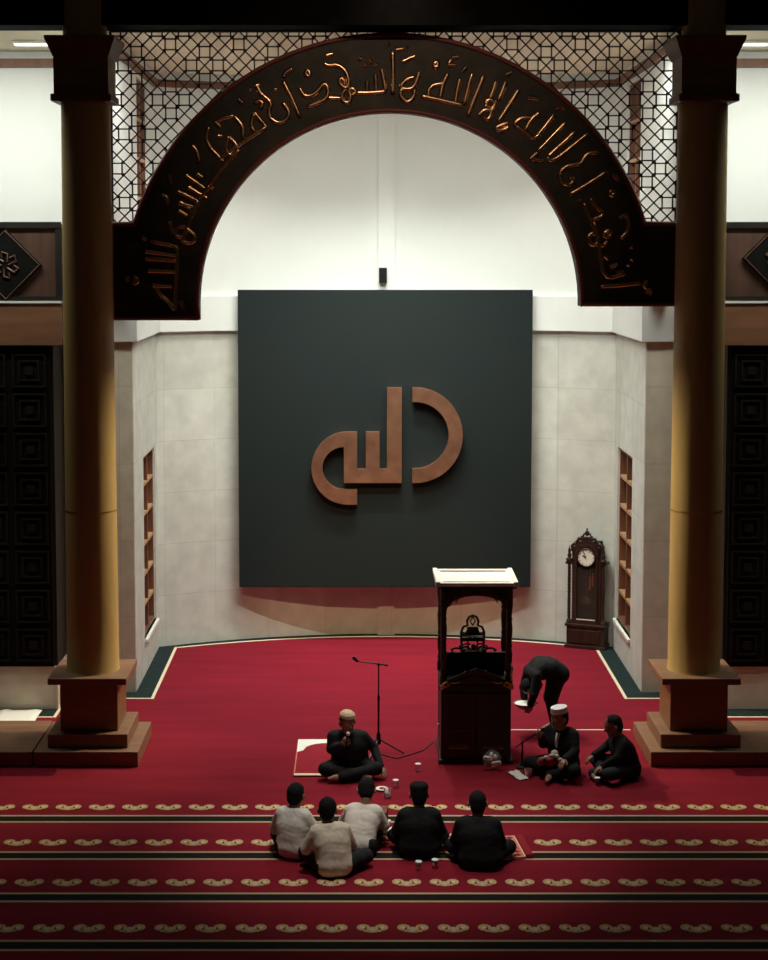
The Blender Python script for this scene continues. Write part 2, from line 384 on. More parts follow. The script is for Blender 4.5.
INSCR=[[[-330,702,-299,696,-293,692,-295,661,-298,608],[-337,688,-295,682],[-338,678,-314,677,-295,675],[-334,662,-297,660],[-328,642,-301,640],[-324,641,-317,627,-309,623,-298,608],[-363,654,-362,646],[-353,654,-347,649,-352,643,-354,649],[-290,621,-286,610],[-341,707,-336,703]],
[[-281,791,-257,774],[-278,775,-253,760],[-292,769,-265,756],[-291,754,-270,748],[-249,777,-260,763,-276,732],[-290,755,-275,746],[-291,743,-280,736],[-265,758,-277,729,-289,700],[-283,721,-267,708,-275,698,-287,702],[-283,721,-292,723,-298,709,-287,707],[-304,729,-300,711],[-304,792,-302,779],[-315,765,-307,762,-307,752],[-247,775,-243,773]],
[[-250,778,-229,805,-209,825],[-273,832,-266,824,-263,809],[-247,827,-231,810],[-266,793,-259,788],[-247,827,-254,840,-250,856],[-216,871,-203,857,-204,842],[-240,861,-232,868,-216,871],[-223,844,-210,830,-213,820,-222,817,-227,827,-223,844],[-241,863,-234,856],[-188,875,-172,856],[-188,874,-193,859,-189,851],[-172,856,-204,836,-237,812],[-209,893,-204,888],[-237,844,-232,844]],
[[-149,918,-137,894,-126,869],[-166,868,-157,861,-144,865,-140,877,-150,889],[-184,911,-180,901,-164,889,-169,877,-166,868],[-186,911,-181,913],[-161,907,-157,906],[-148,923,-146,929,-136,934],[-194,906,-191,905],[-187,888,-182,892,-176,888,-180,881]],
[[-127,909,-120,896,-105,900,-91,919,-86,894,-117,883],[-116,932,-112,928,-115,923,-119,928,-116,932],[-86,895,-72,895],[-93,941,-88,938,-76,940,-64,932,-59,915,-64,907,-73,914,-71,924,-65,916,-67,909],[-64,907,-70,900,-68,890,-60,888,-57,897,-61,905,-55,909,-50,902,-56,899],[-51,902,-31,902,-10,904],[-35,917,-36,903],[-24,926,-23,903],[-16,934,-13,921,-10,904],[-47,949,-42,946],[-34,946,-29,942],[-39,940,-35,938],[-25,940,-21,938],[-1,958,0,928,-1,900],[-90,952,-82,954],[-9,968,-6,965]],
[[28,923,17,920,10,911,11,907,27,907,33,922,35,930],[29,907,28,896,19,888,9,898,11,907],[13,944,29,951],[4,959,13,961],[17,962,20,961]],
[[37,898,65,892,95,885],[74,928,67,914,63,894],[67,914,54,913,47,905,48,897],[90,921,86,903,84,888],[107,928,102,913,96,886],[98,936,93,930],[122,925,110,894,101,871],[55,941,60,944,60,937,55,936,55,941],[74,939,84,939],[75,941,78,946],[80,949,88,950]],
[[139,917,135,905,131,894],[152,917,148,905,142,892],[124,888,130,894,139,888,133,879,124,886],[139,892,137,882,133,878,123,880,116,871],[122,870,127,865,132,871,133,878],[170,907,156,884,142,863],[157,862,144,858,137,853,148,851,157,856],[152,926,160,929]],
[[199,876,187,867,179,852],[187,868,174,869,164,861,167,856],[167,857,180,848,191,839,199,848,218,873],[234,863,218,846,196,823],[195,821,186,813],[188,813,204,811],[183,896,198,893],[222,883,232,882]],
[[248,851,224,829,210,816],[265,848,238,826,217,810,209,815],[224,830,228,819],[278,822,264,821,258,813,255,806,238,805,226,796,227,783,239,777,246,783,242,789],[290,796,266,780,240,765],[297,770,302,767,297,763,294,768,297,770],[300,792,306,783]],
[[250,756,256,758],[259,754,269,731,278,708],[268,760,277,748,288,737,272,731],[274,728,281,694,288,649,316,658],[317,738,321,726,319,713,310,706],[307,733,317,738],[266,709,273,714,281,707,278,696,268,698,266,709],[288,713,294,718,298,711,292,706,286,712],[280,698,287,695,292,702],[289,682,294,677],[296,666,306,671],[305,658,315,661],[324,695,327,693],[325,679,328,675],[320,671,323,668]],
[[283,640,310,642,338,645],[346,649,342,642,346,639],[345,630,347,636,353,635,349,629]]]
for word in INSCR:
    mb = MB()
    for st in word:
        P = [(st[i]/100, st[i+1]/100) for i in range(0, len(st), 2)]
        if len(P) > 2:                            # round the bends
            for _ in range(2):
                Q = [P[0]]
                for a, b in zip(P, P[1:]):
                    Q += [(a[0]*.75+b[0]*.25, a[1]*.75+b[1]*.25), (a[0]*.25+b[0]*.75, a[1]*.25+b[1]*.75)]
                P = Q + [P[-1]]
        n = len(P)
        mb.tube([(x, -.012, z) for x, z in P], .033, 8, squash=.8, taper=[.6] + [1]*(n-2) + [.75] if n > 2 else [1.1, .8])
    mb.build('inscription_word', gilt, ar, smooth=True)

# ================================================================ LATTICE
def clip_ok(x, z): return 7.28 <= z <= 9.86 and -3.84 <= x <= 3.90 and (x-AX)**2 + (z-AZ)**2 >= (RO-.02)**2
P = .93; Hh = P/2                                  # repeat of the star pattern
segs = []
x0, z0 = -3.84 - .12, 7.28 - .2
c1, c2 = .395*P, .605*P                            # diagonals: through A, and the pair round B
for k in range(-14, 26):
    for c in (0, c1, c2):
        v = k*P + c
        segs.append(((x0 - 1, z0 + v + 1), (x0 + 12, z0 + v - 12)))
        segs.append(((x0 - 1, z0 - v - 1 + 10*P), (x0 + 12, z0 - v + 12 + 10*P)))
for i in range(-1, 20):
    for j in range(-1, 9):
        if (i + j) % 2: continue
        ax, az = x0 + i*Hh, z0 + j*Hh
        a, b, e, h = .118*P, .272*P, .31*P, .077*P
        for sx in (-1, 1):
            for sz in (-1, 1):
                segs.append(((ax+sx*.276*P, az+sz*.076*P), (ax+sx*.424*P, az+sz*.224*P))); segs.append(((ax+sx*.076*P, az+sz*.276*P), (ax+sx*.224*P, az+sz*.424*P)))
        for s in (-1, 1):
            for hh in (-h, h):
                segs.append(((ax+s*a*.6, az+hh), (ax+s*e, az+hh))); segs.append(((ax+hh, az+s*a*.6), (ax+hh, az+s*e)))
            for d in (a, b):
                segs.append(((ax+s*d, az-h*1.35), (ax+s*d, az+h*1.35))); segs.append(((ax-h*1.35, az+s*d), (ax+h*1.35, az+s*d)))
def lattice(side, label):
    t = thing('lattice_screen', label, 'lattice', (0, 22.32, 0))
    mb = MB()
    for (xa, za), (xb, zb) in segs:
        L = math.hypot(xb-xa, zb-za); n = max(2, int(L/.02)); run = None
        ux, uz = (xb-xa)/L, (zb-za)/L
        for i in range(n+2):
            t_ = min(i, n)/n; x, z = xa+(xb-xa)*t_, za+(zb-za)*t_
            ok = i <= n and clip_ok(x, z) and ((x < AX) if side < 0 else (x >= AX))
            if ok and run is None: run = (x, z)
            if ok: last = (x, z)
            if not ok and run is not None:
                if math.hypot(last[0]-run[0], last[1]-run[1]) > .03:
                    w = .0085; px, pz = -uz*w, ux*w
                    mb.prism([(run[0]+px, run[1]+pz), (last[0]+px, last[1]+pz), (last[0]-px, last[1]-pz), (run[0]-px, run[1]-pz)], 0, .03)
                run = None
    mb.build('lattice_bars', lat, t)
    fr = MB()
    if side < 0: fr.box(-3.86, 0, 7.27, -3.83, .04, 9.87)
    else: fr.box(3.885, 0, 7.27, 3.915, .04, 9.87)
    fr.box(-3.86 if side < 0 else AX, 0, 9.85, AX if side < 0 else 3.915, .04, 9.88)
    fr.build('lattice_frame', lat, t)
lattice(-1, 'bronze star-pattern lattice filling the corner left of the arch')
lattice(1, 'bronze star-pattern lattice filling the corner right of the arch')

# ================================================================ BUILT-IN SHELVES
def niche(s, which, label):
    y0, y1, z0, z1 = NICHE[which]
    t = thing('built_in_shelf', label, 'shelf', (s*SX, (y0+y1)/2, z0), 0)
    w = (y1-y0)/2; h = z1-z0; g = .005
    X = lambda a, b: (min(s*a, s*b), max(s*a, s*b))
    xa, xb = X(.27, .30); MB().box(xa, -w+g, g, xb, w-g, h-g).build('back_panel', wood_red, t)
    xa, xb = X(.04, .27)
    f = MB(); f.box(xa, -w+g, g, xb, -w+.05, h-g); f.box(xa, w-.05, g, xb, w-g, h-g); f.box(xa, -w+.05, h-.06, xb, w-.05, h-g); f.box(xa, -w+.05, g, xb, w-.05, .06)
    f.build('frame', wood_red, t)
    MB().box(xa, -.03, .06, xb, .03, h-.06).build('divider', wood_red, t)
    n = 6 if which == 0 else 4
    for k in range(1, n):
        z = h*k/n
        for q in (-1, 1):
            MB().box(xa, min(q*.03, q*(w-.05)), z-.025, xb, max(q*.03, q*(w-.05)), z+.025).build('shelf_board', wood_shelf, t)
    if which == 0:
        xa, xb = X(-.05, .04); MB().box(xa, -w-.03, -.05, xb-(.001), w+.03, 0).build('sill', white_p, t)
niche(-1, 0, 'tall recessed brown shelf in the left side wall of the alcove')
niche(1, 0, 'tall recessed brown shelf in the right side wall beside the clock')
niche(-1, 1, 'high recessed brown shelf behind the left lattice')
niche(1, 1, 'high recessed brown shelf behind the right lattice')

# ================================================================ WING SCREENS, PLAQUES, LAMPS
def screen(s, label):
    t = thing('carved_screen', label, 'screen', (s*6.55, 23.97, .66), 0)
    MB().box(-1.5, -.05, 0, 1.5, -.002, 4.82).build('panel', beam_black, t)
    mb = MB()
    for i in range(5):
        for j in range(8):
            cx, cz = -1.2 + i*.6, .33 + j*.59; r = .25
            for k in (1, .62):
                q = r*k; u = .014
                mb.box(cx-q, -.075, cz-q, cx+q, -.05, cz-q+2*u); mb.box(cx-q, -.075, cz+q-2*u, cx+q, -.05, cz+q)
                mb.box(cx-q, -.075, cz-q+2*u, cx-q+2*u, -.05, cz+q-2*u); mb.box(cx+q-2*u, -.075, cz-q+2*u, cx+q, -.05, cz+q-2*u)
            mb.box(cx-.06, -.075, cz-.06, cx+.06, -.05, cz+.06)
    mb.build('fretwork', wood_screen, t)
screen(-1, 'dark carved wooden screen left of the left column')
screen(1, 'dark carved wooden screen right of the right column')
def wing_panel(s, label):
    t = thing('wing_panel', label, 'panel', (s*6.5, 23.94, 6.16), 0)
    MB().box(-1.6, -.03, .03, 1.6, 0, 1.10).build('panel_board', wood_panel, t)
    f = MB(); f.box(-1.66, -.07, 1.06, 1.66, -.0, 1.15); f.box(-1.66, -.07, 0, 1.66, 0, .06)
    f.box(-1.66, -.06, .06, -1.57, 0, 1.06); f.box(1.57, -.06, .06, 1.66, 0, 1.06)
    f.build('panel_frame', wood_black, t)
    return t
wing_panel(-1, 'brown wooden wall panel with black frame behind the left column')
wing_panel(1, 'brown wooden wall panel with black frame behind the right column')
def plaque(x, z, label):
    t = thing('diamond_plaque', label, 'plaque', (x, 23.905, z), 0)
    r = .53
    MB().prism([(-r, 0), (0, -r), (r, 0), (0, r)], -.05, 0).build('plaque_face', plaqm, t)
    MB().tube([(-r+.03, -.05, 0), (0, -.05, -r+.03), (r-.03, -.05, 0), (0, -.05, r-.03)], .014, 6, closed=True).build('gilt_border', bronze_d, t)
    m = MB()
    for k in range(6):
        a = k*PI/3
        m.tube([(.05*math.cos(a), -.05, .05*math.sin(a)), (.17*math.cos(a+.35), -.06, .17*math.sin(a+.35)), (.2*math.cos(a+.8), -.055, .2*math.sin(a+.8)), (.12*math.cos(a+1), -.05, .12*math.sin(a+1))], .018, 6)
    m.build('rosette', bronze_d, t, smooth=True)
plaque(-5.66, 6.68, 'black diamond plaque on the panel left of the left column')
plaque(5.70, 6.78, 'black diamond plaque on the panel right of the right column')
for s, lb in ((-1, 'white fluorescent ceiling lamp at the upper left edge'), (1, 'white fluorescent ceiling lamp at the upper right edge')):
    t = thing('ceiling_lamp', lb, 'lamp', (s*5.15, 23.6, 9.9), 0)
    MB().box(-.28, -.09, -.05, .28, .09, -.002).build('lamp_housing', white_p, t)
    MB().box(-.26, -.07, -.07, .26, .07, -.05).build('diffuser', mat('lamp_glow_%d' % (s+1), (.9, .9, .9), .5, emit=(1, .97, .9, 1.6)), t)
# ================================================================ DARK BOARD AND EMBLEM
b = MB().box(-2.57, 28.1, .99, 2.545, 28.25, 6.21).build('display_board', board, bevel=.01)
tag(b, 'large square black-green board on the back wall of the alcove', 'board')
t = thing('calligraphy_emblem', 'copper calligraphy emblem mounted on the large dark board', 'emblem', (0, 28.1, 0))
lf = MB()
Yf, Yb = -.16, -.0
lf.prism([(.02, 4.52), (.275, 4.52), (.275, 2.86), (.02, 2.86)], Yf, Yb)
lf.prism([(-.73, 3.10), (.02, 3.10), (.02, 2.86), (-.73, 2.86)], Yf, Yb)
lf.prism([(-.35, 3.75), (-.11, 3.75), (-.11, 3.10), (-.35, 3.10)], Yf, Yb)
lf.prism([(-.66, 3.75), (-.50, 3.75), (-.50, 3.10), (-.73, 3.10), (-.73, 3.49)], Yf, Yb)
lf.strip(arc(-.66-.07, 3.115, .375, 90, 270, 24) + [(-.50, 2.74)], arc(-.66, 3.115, .635, 90, 270, 24) + [(-.50, 2.48)], Yf, Yb)
lf.build('letter', copper, t)
rt = MB()
rt.strip([(.46, 4.275)] + arc(.505, 3.69, .585, 90, -90, 32) + [(.46, 3.105)], [(.46, 4.52)] + arc(.505, 3.69, .83, 90, -90, 32) + [(.46, 2.86)], Yf, Yb)
rt.build('letter', copper, t)
t = thing('box_speaker', 'small black box speaker on the white wall above the board', 'speaker', (-.045, 28.68, 6.32), 0)
MB().box(-.07, -.12, 0, .07, -.01, .27).build('speaker_box', black_pl, t, bevel=.01)
MB().box(-.055, -.125, .02, .055, -.12, .25).build('speaker_grille', blackm, t)
MB().box(-.02, -.02, .1, .02, .0, .16).build('bracket', blackm, t)

# ================================================================ GRANDFATHER CLOCK
ck = thing('grandfather_clock', 'dark carved grandfather clock with a round cream dial beside the right wall', 'clock', (3.51, 27.80, 0), math.radians(-21))
m = MB(); m.box(-.36, -.19, 0, .36, .19, .06); m.box(-.33, -.17, .06, .33, .17, .38); m.box(-.36, -.19, .38, .36, .19, .43)
m.build('base', wood_dark, ck, bevel=.008)
m = MB(); m.box(-.26, -.182, .10, .26, -.17, .33); m.build('base_panel', wood_dark, ck, bevel=.01)
m = MB(); m.box(-.22, .10, .43, .22, .16, 1.86); m.box(-.25, -.12, .43, -.20, .16, 1.78); m.box(.20, -.12, .43, .25, .16, 1.78)
m.strip(arc(0, 1.62, .20, 0, 180, 16), arc(0, 1.62, .26, 0, 180, 16), -.12, .16)
m.build('case', wood_dark, ck)
m = MB(); m.box(-.20, -.14, .43, .20, -.12, .50); m.box(-.20, -.14, .50, -.165, -.12, 1.62); m.box(.165, -.14, .50, .20, -.12, 1.62)
m.strip(arc(0, 1.62, .165, 0, 180, 16), arc(0, 1.62, .215, 0, 180, 16), -.15, -.12)
dr = m.build('door', wood_dark, ck)
MB().box(-.165, -.125, .50, .165, -.122, 1.42).build('door_glass', glassm, dr)
MB().box(-.165, -.14, .5, .165, -.13, .515).build('sill_strip', white_p, dr)
d = MB().tube([(0, -.14, 1.60), (0, -.11, 1.60)], .155, 32).build('dial', dial, ck, smooth=True)
MB().tube([(.155*math.cos(2*PI*k/32), -.145, 1.60+.155*math.sin(2*PI*k/32)) for k in range(32)], .012, 6, closed=True).build('dial_ring', wood_dark, d, smooth=True)
for q, r_ in (((-.07, 1.64), .008), ((-.05, 1.70), .006)):
    MB().tube([(0, -.15, 1.60), (q[0], -.15, q[1])], r_, 4).build('clock_hand', blackm, d)
for k in range(12):
    a = k*PI/6
    MB().tube([(.115*math.cos(a), -.143, 1.60+.115*math.sin(a)), (.135*math.cos(a), -.143, 1.60+.135*math.sin(a))], .006, 4).build('hour_mark', blackm, d)
m = MB(); m.tube([(-.02, 0, 1.40), (-.02, 0, .86)], .008, 6); m.tube([(-.02, -.015, .82), (-.02, .015, .82)], .07, 20); m.build('pendulum', bronze_d, ck, smooth=True)
for x, z in ((.035, 1.0), (.085, 1.06)):
    m = MB(); m.tube([(x, .03, z), (x, .03, z+.24)], .021, 10); m.tube([(x, .03, z+.24), (x, .03, 1.45)], .004, 4); m.build('weight', brass, ck, smooth=True)
for s in (-1, 1):
    prof = [(.045, .43), (.045, .48), (.025, .50)] + [(.024 + .007*(k % 2), .53+.03*k) for k in range(31)] + [(.03, 1.46), (.045, 1.48), (.045, 1.52), (.06, 1.53), (.06, 1.56), (.025, 1.58), (.04, 1.62), (.02, 1.66), (.03, 1.70), (.008, 1.76), (.003, 1.80)]
    MB().lathe(prof, 12, s*.30, -.12).build('turned_column', wood_dark, ck, smooth=True)
    MB().box(min(s*.24, s*.36), -.16, 1.47, max(s*.24, s*.36), .1, 1.51).build('side_shelf', wood_dark, ck)
m = MB()                                           # carved crest
for s in (-1, 1):
    m.tube([(s*.25, -.09, 1.70), (s*.27, -.09, 1.78), (s*.22, -.09, 1.84), (s*.18, -.09, 1.79), (s*.22, -.09, 1.77)], .022, 8)
    m.tube([(s*.20, -.09, 1.83), (s*.14, -.09, 1.93), (s*.07, -.09, 1.92), (s*.08, -.09, 1.87), (s*.13, -.09, 1.87)], .022, 8)
    m.tube([(s*.08, -.09, 1.93), (s*.05, -.09, 2.01), (0, -.09, 2.0)], .018, 8)
    for k in range(5): m.ball((s*(.05+.045*k), -.09, 2.0-.045*k), .02, seg=8, rings=6)
m.ball((0, -.09, 2.02), .04, .03, .055, 10, 8); m.ball((0, -.09, 2.09), .018, seg=8, rings=6)
m.strip(arc(0, 1.62, .25, 10, 170, 16), arc(0, 1.66, .29, 10, 170, 16), -.10, -.03)
m.build('carved_crest', wood_dark, ck, smooth=True)


# ================================================================ PULPIT
mn = thing('pulpit', 'tall dark carved wooden pulpit with a white-topped canopy', 'pulpit', (1.11, 21.78, 0))
b_ = MB(); b_.box(-.50, -.46, 0, .50, .50, .06); b_.box(-.47, -.42, .06, .47, .47, 1.08); b_.box(-.50, -.45, 1.02, .50, -.39, 1.08)
b_.build('body', wood_black, mn, bevel=.008)
for x0, x1 in ((-.43, -.03), (.03, .43)):
    d = MB(); d.box(x0, -.44, .12, x1, -.42, .96)
    d = d.build('door', wood_black, mn)
    f = MB(); f.box(x0, -.452, .12, x0+.04, -.44, .96); f.box(x1-.04, -.452, .12, x1, -.44, .96); f.box(x0+.04, -.452, .92, x1-.04, -.44, .96); f.box(x0+.04, -.452, .12, x1-.04, -.44, .16); f.box(x0+.04, -.452, .44, x1-.04, -.44, .48)
    f.build('door_frame', wood_dark, d)
    g = MB()                                       # gilt ornament row
    random.seed(int(x0*100))
    for k in range(9):
        xx = x0 + .07 + k*.03; hh = .03 + .05*random.random()
        g.box(xx, -.447, .205, xx+.022, -.441, .222); g.box(xx, -.447, .222, xx+.006, -.441, .222+hh*(1 if x0 < 0 else .5))
    g.build('gilt_ornament', goldp, d)
f = MB()                                           # front pediment with scrolls
for s in (-1, 1):
    f.tube([(s*.02, -.43, 1.275), (s*.10, -.43, 1.25), (s*.24, -.43, 1.20), (s*.36, -.43, 1.14), (s*.46, -.43, 1.11)], .022, 8)
    f.tube([(s*.02, -.43, 1.20), (s*.2, -.43, 1.14), (s*.40, -.43, 1.08)], .018, 8)
f.prism([(-.46, 1.08), (.46, 1.08), (.36, 1.13), (.10, 1.24), (0, 1.27), (-.10, 1.24), (-.36, 1.13)], -.43, -.40)
for k in range(-3, 4): f.ball((k*.045, -.435, 1.29-.012*abs(k)), .025, seg=8, rings=6)
f.build('pediment', wood_dark, mn, smooth=True)
for s in (-1, 1):
    g = MB(); g.tube([(s*.46, -.46, 1.11), (s*.42, -.47, 1.06), (s*.37, -.47, 1.09), (s*.40, -.47, 1.13), (s*.44, -.47, 1.10)], .018, 8)
    g.tube([(s*.35, -.46, 1.12), (s*.28, -.46, 1.11), (s*.22, -.46, 1.13)], .010, 6)
    g.ball((s*.46, -.45, 1.05), .03, seg=8, rings=6)
    g.build('gilt_scroll', brass, mn, smooth=True)
MB().box(-.518, -.47, .0, -.498, -.44, .56).build('lit_edge_strip', white_p, mn)  # pale strip paints the lit left edge of the body
g = MB(); g.tube([(.475, -.43, 1.14), (.465, -.44, 1.22), (.485, -.43, 1.30), (.455, -.43, 1.38)], .018, 8, taper=[1, .6, 1.1, .3]); g.build('side_finial', cream, mn, smooth=True)
# posts
pp_ = [(.05, 1.08), (.05, 1.20), (.035, 1.22), (.045, 1.26), (.03, 1.32), (.042, 1.40), (.046, 1.50), (.034, 1.58), (.045, 1.61), (.034, 1.64), (.042, 1.75), (.046, 1.86), (.034, 1.94), (.045, 1.97), (.034, 2.0), (.044, 2.1), (.05, 2.16), (.05, 2.40)]
for x in (-.44, .44):
    for y in (-.40, .37):
        MB().lathe(pp_, 12, x, y).build('canopy_post', wood_dark, mn, smooth=True)
# back panel, seat back, carved crest
m = MB(); m.box(-.42, .10, 1.08, .42, .14, 1.36); m.box(-.44, .09, 1.34, .44, .15, 1.39); m.build('inner_panel', wood_black, mn)
m = MB()
for s in (-1, 1):
    m.tube([(s*.03, .12, 1.42), (s*.10, .12, 1.47), (s*.18, .12, 1.45), (s*.17, .12, 1.41), (s*.12, .12, 1.42)], .016, 6)
    m.tube([(s*.17, .12, 1.44), (s*.25, .12, 1.45), (s*.31, .12, 1.42), (s*.28, .12, 1.40)], .016, 6)
    m.tube([(s*.04, .12, 1.5), (s*.10, .12, 1.51), (s*.2, .12, 1.47)], .012, 6)
m.ball((0, .12, 1.46), .035, .02, .05, 8, 6); m.build('carved_rail', wood_dark, mn, smooth=True)
m = MB()                                           # pierced chair back
m.tube([(-.15, .30, 1.40), (-.16, .30, 1.62), (-.13, .30, 1.70), (-.07, .30, 1.72), (-.08, .30, 1.78), (-.05, .30, 1.84), (0, .30, 1.86), (.05, .30, 1.84), (.08, .30, 1.78), (.07, .30, 1.72), (.13, .30, 1.70), (.16, .30, 1.62), (.15, .30, 1.40)], .018, 8)
for s in (-1, 1):
    m.tube([(s*.14, .30, 1.62), (s*.06, .30, 1.60), (s*.03, .30, 1.66), (s*.08, .30, 1.69)], .014, 6)
    m.tube([(s*.06, .30, 1.40), (s*.07, .30, 1.52), (s*.02, .30, 1.56)], .014, 6)
    m.tube([(0, .30, 1.72), (s*.035, .30, 1.78), (0, .30, 1.84)], .011, 6)
m.box(-.15, .285, 1.50, .15, .315, 1.545); m.box(-.15, .285, 1.58, .15, .315, 1.60); m.prism([(-.11, 1.60), (.11, 1.60), (.06, 1.70), (-.06, 1.70)], .29, .31)
m.box(-.17, .1, 1.36, .17, .34, 1.40); m.box(-.17, .28, 1.06, -.13, .32, 1.40); m.box(.13, .28, 1.06, .17, .32, 1.40)
m.build('chair_back', wood_dark, mn, smooth=True)
# pierced arch under the canopy
m = MB()
top = [(-.40 + .8*i/20, 2.40) for i in range(21)]
low = [(x, 2.10 + .19*math.sqrt(max(0, 1-(x/.40)**2))) for x, _ in top]
m.strip(low, top, -.42, -.39); m.build('canopy_arch', wood_black, mn)
for s in (-1, 1):
    m = MB()
    for k in range(4):
        x, z = s*(.37-.09*k), 2.15+.048*k+.02*(k > 1)
        m.tube([(x, -.425, z), (x-s*.04, -.43, z+.06), (x-s*.01, -.43, z+.1), (x+s*.03, -.43, z+.06), (x, -.43, z+.03)], .011, 6)
    m.build('arch_carving', wood_red, mn, smooth=True)
m = MB(); m.box(-.53, -.48, 2.40, .53, .44, 2.44); m.build('canopy', wood_black, mn)
cp = MB().box(-.53, -.48, 2.44, .53, .44, 2.465).build('canopy_top', white_p, mn)
m = MB()
for s in (-1, 1): m.box(min(s*.49, s*.55), -.50, 2.425, max(s*.49, s*.55), .47, 2.495)
m.box(-.49, -.50, 2.43, .49, -.43, 2.48); m.box(-.49, .41, 2.43, .49, .47, 2.48); m.build('canopy_rim', white_p, cp, bevel=.006)
for y0, y1 in ((-.38, -.355), (.33, .355)): MB().box(-.45, y0, 2.465, .45, y1, 2.472).build('groove_strip', wood_red, cp)

# ================================================================ THINGS ON THE CARPET
# microphone stand
ms = thing('microphone_stand', 'tall black boom microphone stand left of the pulpit', 'microphone stand', (-.195, 21.9, 0))
m = MB(); m.lathe([(.03, .10), (.035, .14), (.03, .24), (.016, .27)], 12); m.build('hub', blackm, ms, smooth=True)
for a in (math.radians(-22), math.radians(100), math.radians(250)):
    MB().tube([(0, 0, .17), (.38*math.cos(a), .38*math.sin(a), .012)], .011, 6).build('leg', blackm, ms)
m = MB(); m.tube([(0, 0, .2), (0, 0, .75)], .015, 8); m.tube([(0, 0, .75), (0, 0, 1.22)], .010, 8); m.tube([(0, 0, .72), (0, 0, .78)], .02, 8); m.build('pole', blackm, ms, smooth=True)
m = MB(); m.tube([(.13, 0, 1.205), (-.29, 0, 1.26)], .009, 8); m.tube([(.13, 0, 1.205), (.08, 0, 1.212)], .016, 8); m.tube([(0, -.03, 1.222), (0, .03, 1.222)], .022, 8); m.build('boom', blackm, ms, smooth=True)
m = MB(); m.tube([(-.29, 0, 1.26), (-.33, 0, 1.30)], .022, 8); m.ball((-.335, 0, 1.305), .028, seg=8, rings=6); m.build('microphone_clip', blackm, ms, smooth=True)
m = MB().tube([(-.19, 21.75, .008), (.05, 21.55, .008), (.22, 21.7, .008), (.42, 21.9, .008), (.58, 22.3, .008)], .008, 6)
tag(m.build('microphone_cable', cable_m), 'thin black cable on the carpet running to the pulpit', 'cable')
# small desk boom stand in front of the man with the white cap
bs = thing('boom_stand', 'low black boom stand with microphone before the person in the white cap', 'microphone stand', (1.72, 21.19, 0))
MB().lathe([(.09, .0), (.09, .018), (.03, .03), (.02, .05)], 16).build('base', blackm, bs, smooth=True)
MB().tube([(0, 0, .03), (0, 0, .36)], .012, 8).build('pole', blackm, bs, smooth=True)
MB().tube([(-.10, -.02, .28), (0, 0, .34), (.20, -.08, .50)], .009, 8).build('boom', blackm, bs, smooth=True)
m = MB(); m.tube([(.17, -.068, .476), (.25, -.10, .54)], .017, 8); m.ball((.262, -.105, .55), .026, seg=10, rings=8); m.build('microphone', blackm, bs, smooth=True)

def cup(x, y, label, r=.036, h=.085, name='water_cup'):
    t = thing(name, label, 'cup', (x, y, .006), 0, 'plastic water cups on the carpet')
    MB().lathe([(r*.72, 0), (r*.76, .004), (r, h)], 16).build('cup_body', plastic, t, smooth=True)
    MB().lathe([(r*1.12, h), (r*1.12, h+.005), (r*1.05, h+.008)], 16).build('foil_lid', lidm, t, smooth=True)
cup(-.43, 20.12, 'foil-lidded water cup just in front of the man speaking into a microphone')
cup(.01, 20.39, 'foil-lidded water cup to the right of the speaking man\'s knee')
cup(.32, 21.05, 'foil-lidded water cup nearest the left foot of the pulpit')
cup(.205, 17.60, 'foil-lidded water cup behind the man in the black cap, left of the pair')
cup(.39, 17.66, 'foil-lidded water cup behind the man in the black cap, right of the pair')
cup(2.62, 20.48, 'foil-lidded water cup before the dark-clad man at the right pedestal')
cup(-.12, 18.90, 'foil-lidded water cup near the snack plate in the middle of the circle')
g = thing('drinking_glass', 'clear drinking glass on the carpet between the speaker and the seated circle', 'glass', (-.10, 20.0, .006))
MB().lathe([(.035, 0), (.04, .006), (.05, .11), (.046, .11), (.037, .01), (.0, .01)], 18, caps=False).build('glass_body', plastic, g, smooth=True)
m = MB(); m.lathe([(.037, .012), (.041, .05)], 18); m.build('water', plastic, g, smooth=True)
g = thing('pink_cup', 'pink translucent cup beside the paper on the carpet', 'cup', (1.76, 20.80, .006))
MB().lathe([(.035, 0), (.038, .006), (.052, .10), (.047, .10), (.034, .008)], 18, caps=False).build('cup_wall', mat('pink_plastic', (.75, .40, .45), .3, trans=.4), g, smooth=True)
MB().lathe([(.034, .0), (.036, .008)], 18).build('cup_base', MATS['pink_plastic'], g)
p = thing('saucer', 'small white saucer left of the drinking glass', 'saucer', (-.17, 20.28, .006))
MB().lathe([(.04, 0), (.05, .004), (.085, .016), (.08, .02), (.045, .009), (0, .008)], 24, caps=False).build('saucer_dish', white_p, p, smooth=True)
m = MB(); m.ball((0, 0, .02), .035, .02, .014, 10, 6); m.build('rice_cake', redc, p, smooth=True)

def crumpled(name, pts, z, mt, label, cat):
    mb = MB(); n = 7
    A, B, C_, D = [Vector((*q, 0)) for q in pts]; vs = []
    for i in range(n):
        for j in range(n):
            u, v = i/(n-1), j/(n-1)
            q = (A*(1-u)+B*u)*(1-v) + (D*(1-u)+C_*u)*v
            vs.append((q.x, q.y, z + .018*abs(math.sin(i*1.7+j)*math.cos(j*1.3-i))))
    mb.add(vs, [(i*n+j, (i+1)*n+j, (i+1)*n+j+1, i*n+j+1) for i in range(n-1) for j in range(n-1)])
    o = mb.build(name, mt, smooth=True)
    s = o.modifiers.new('solid', 'SOLIDIFY'); s.thickness = .004
    return tag(o, label, cat)
pn = crumpled('paper_napkin', [(1.50, 20.95), (1.62, 20.64), (1.76, 20.68), (1.64, 21.03)], .012, paper, 'crumpled white paper on the carpet right of the pulpit', 'paper')
crumpled('floor_sheet', [(-5.92, 23.2), (-5.22, 23.2), (-5.22, 23.86), (-5.86, 23.86)], .012, paper, 'white sheet lying on the carpet by the left wing wall', 'sheet')

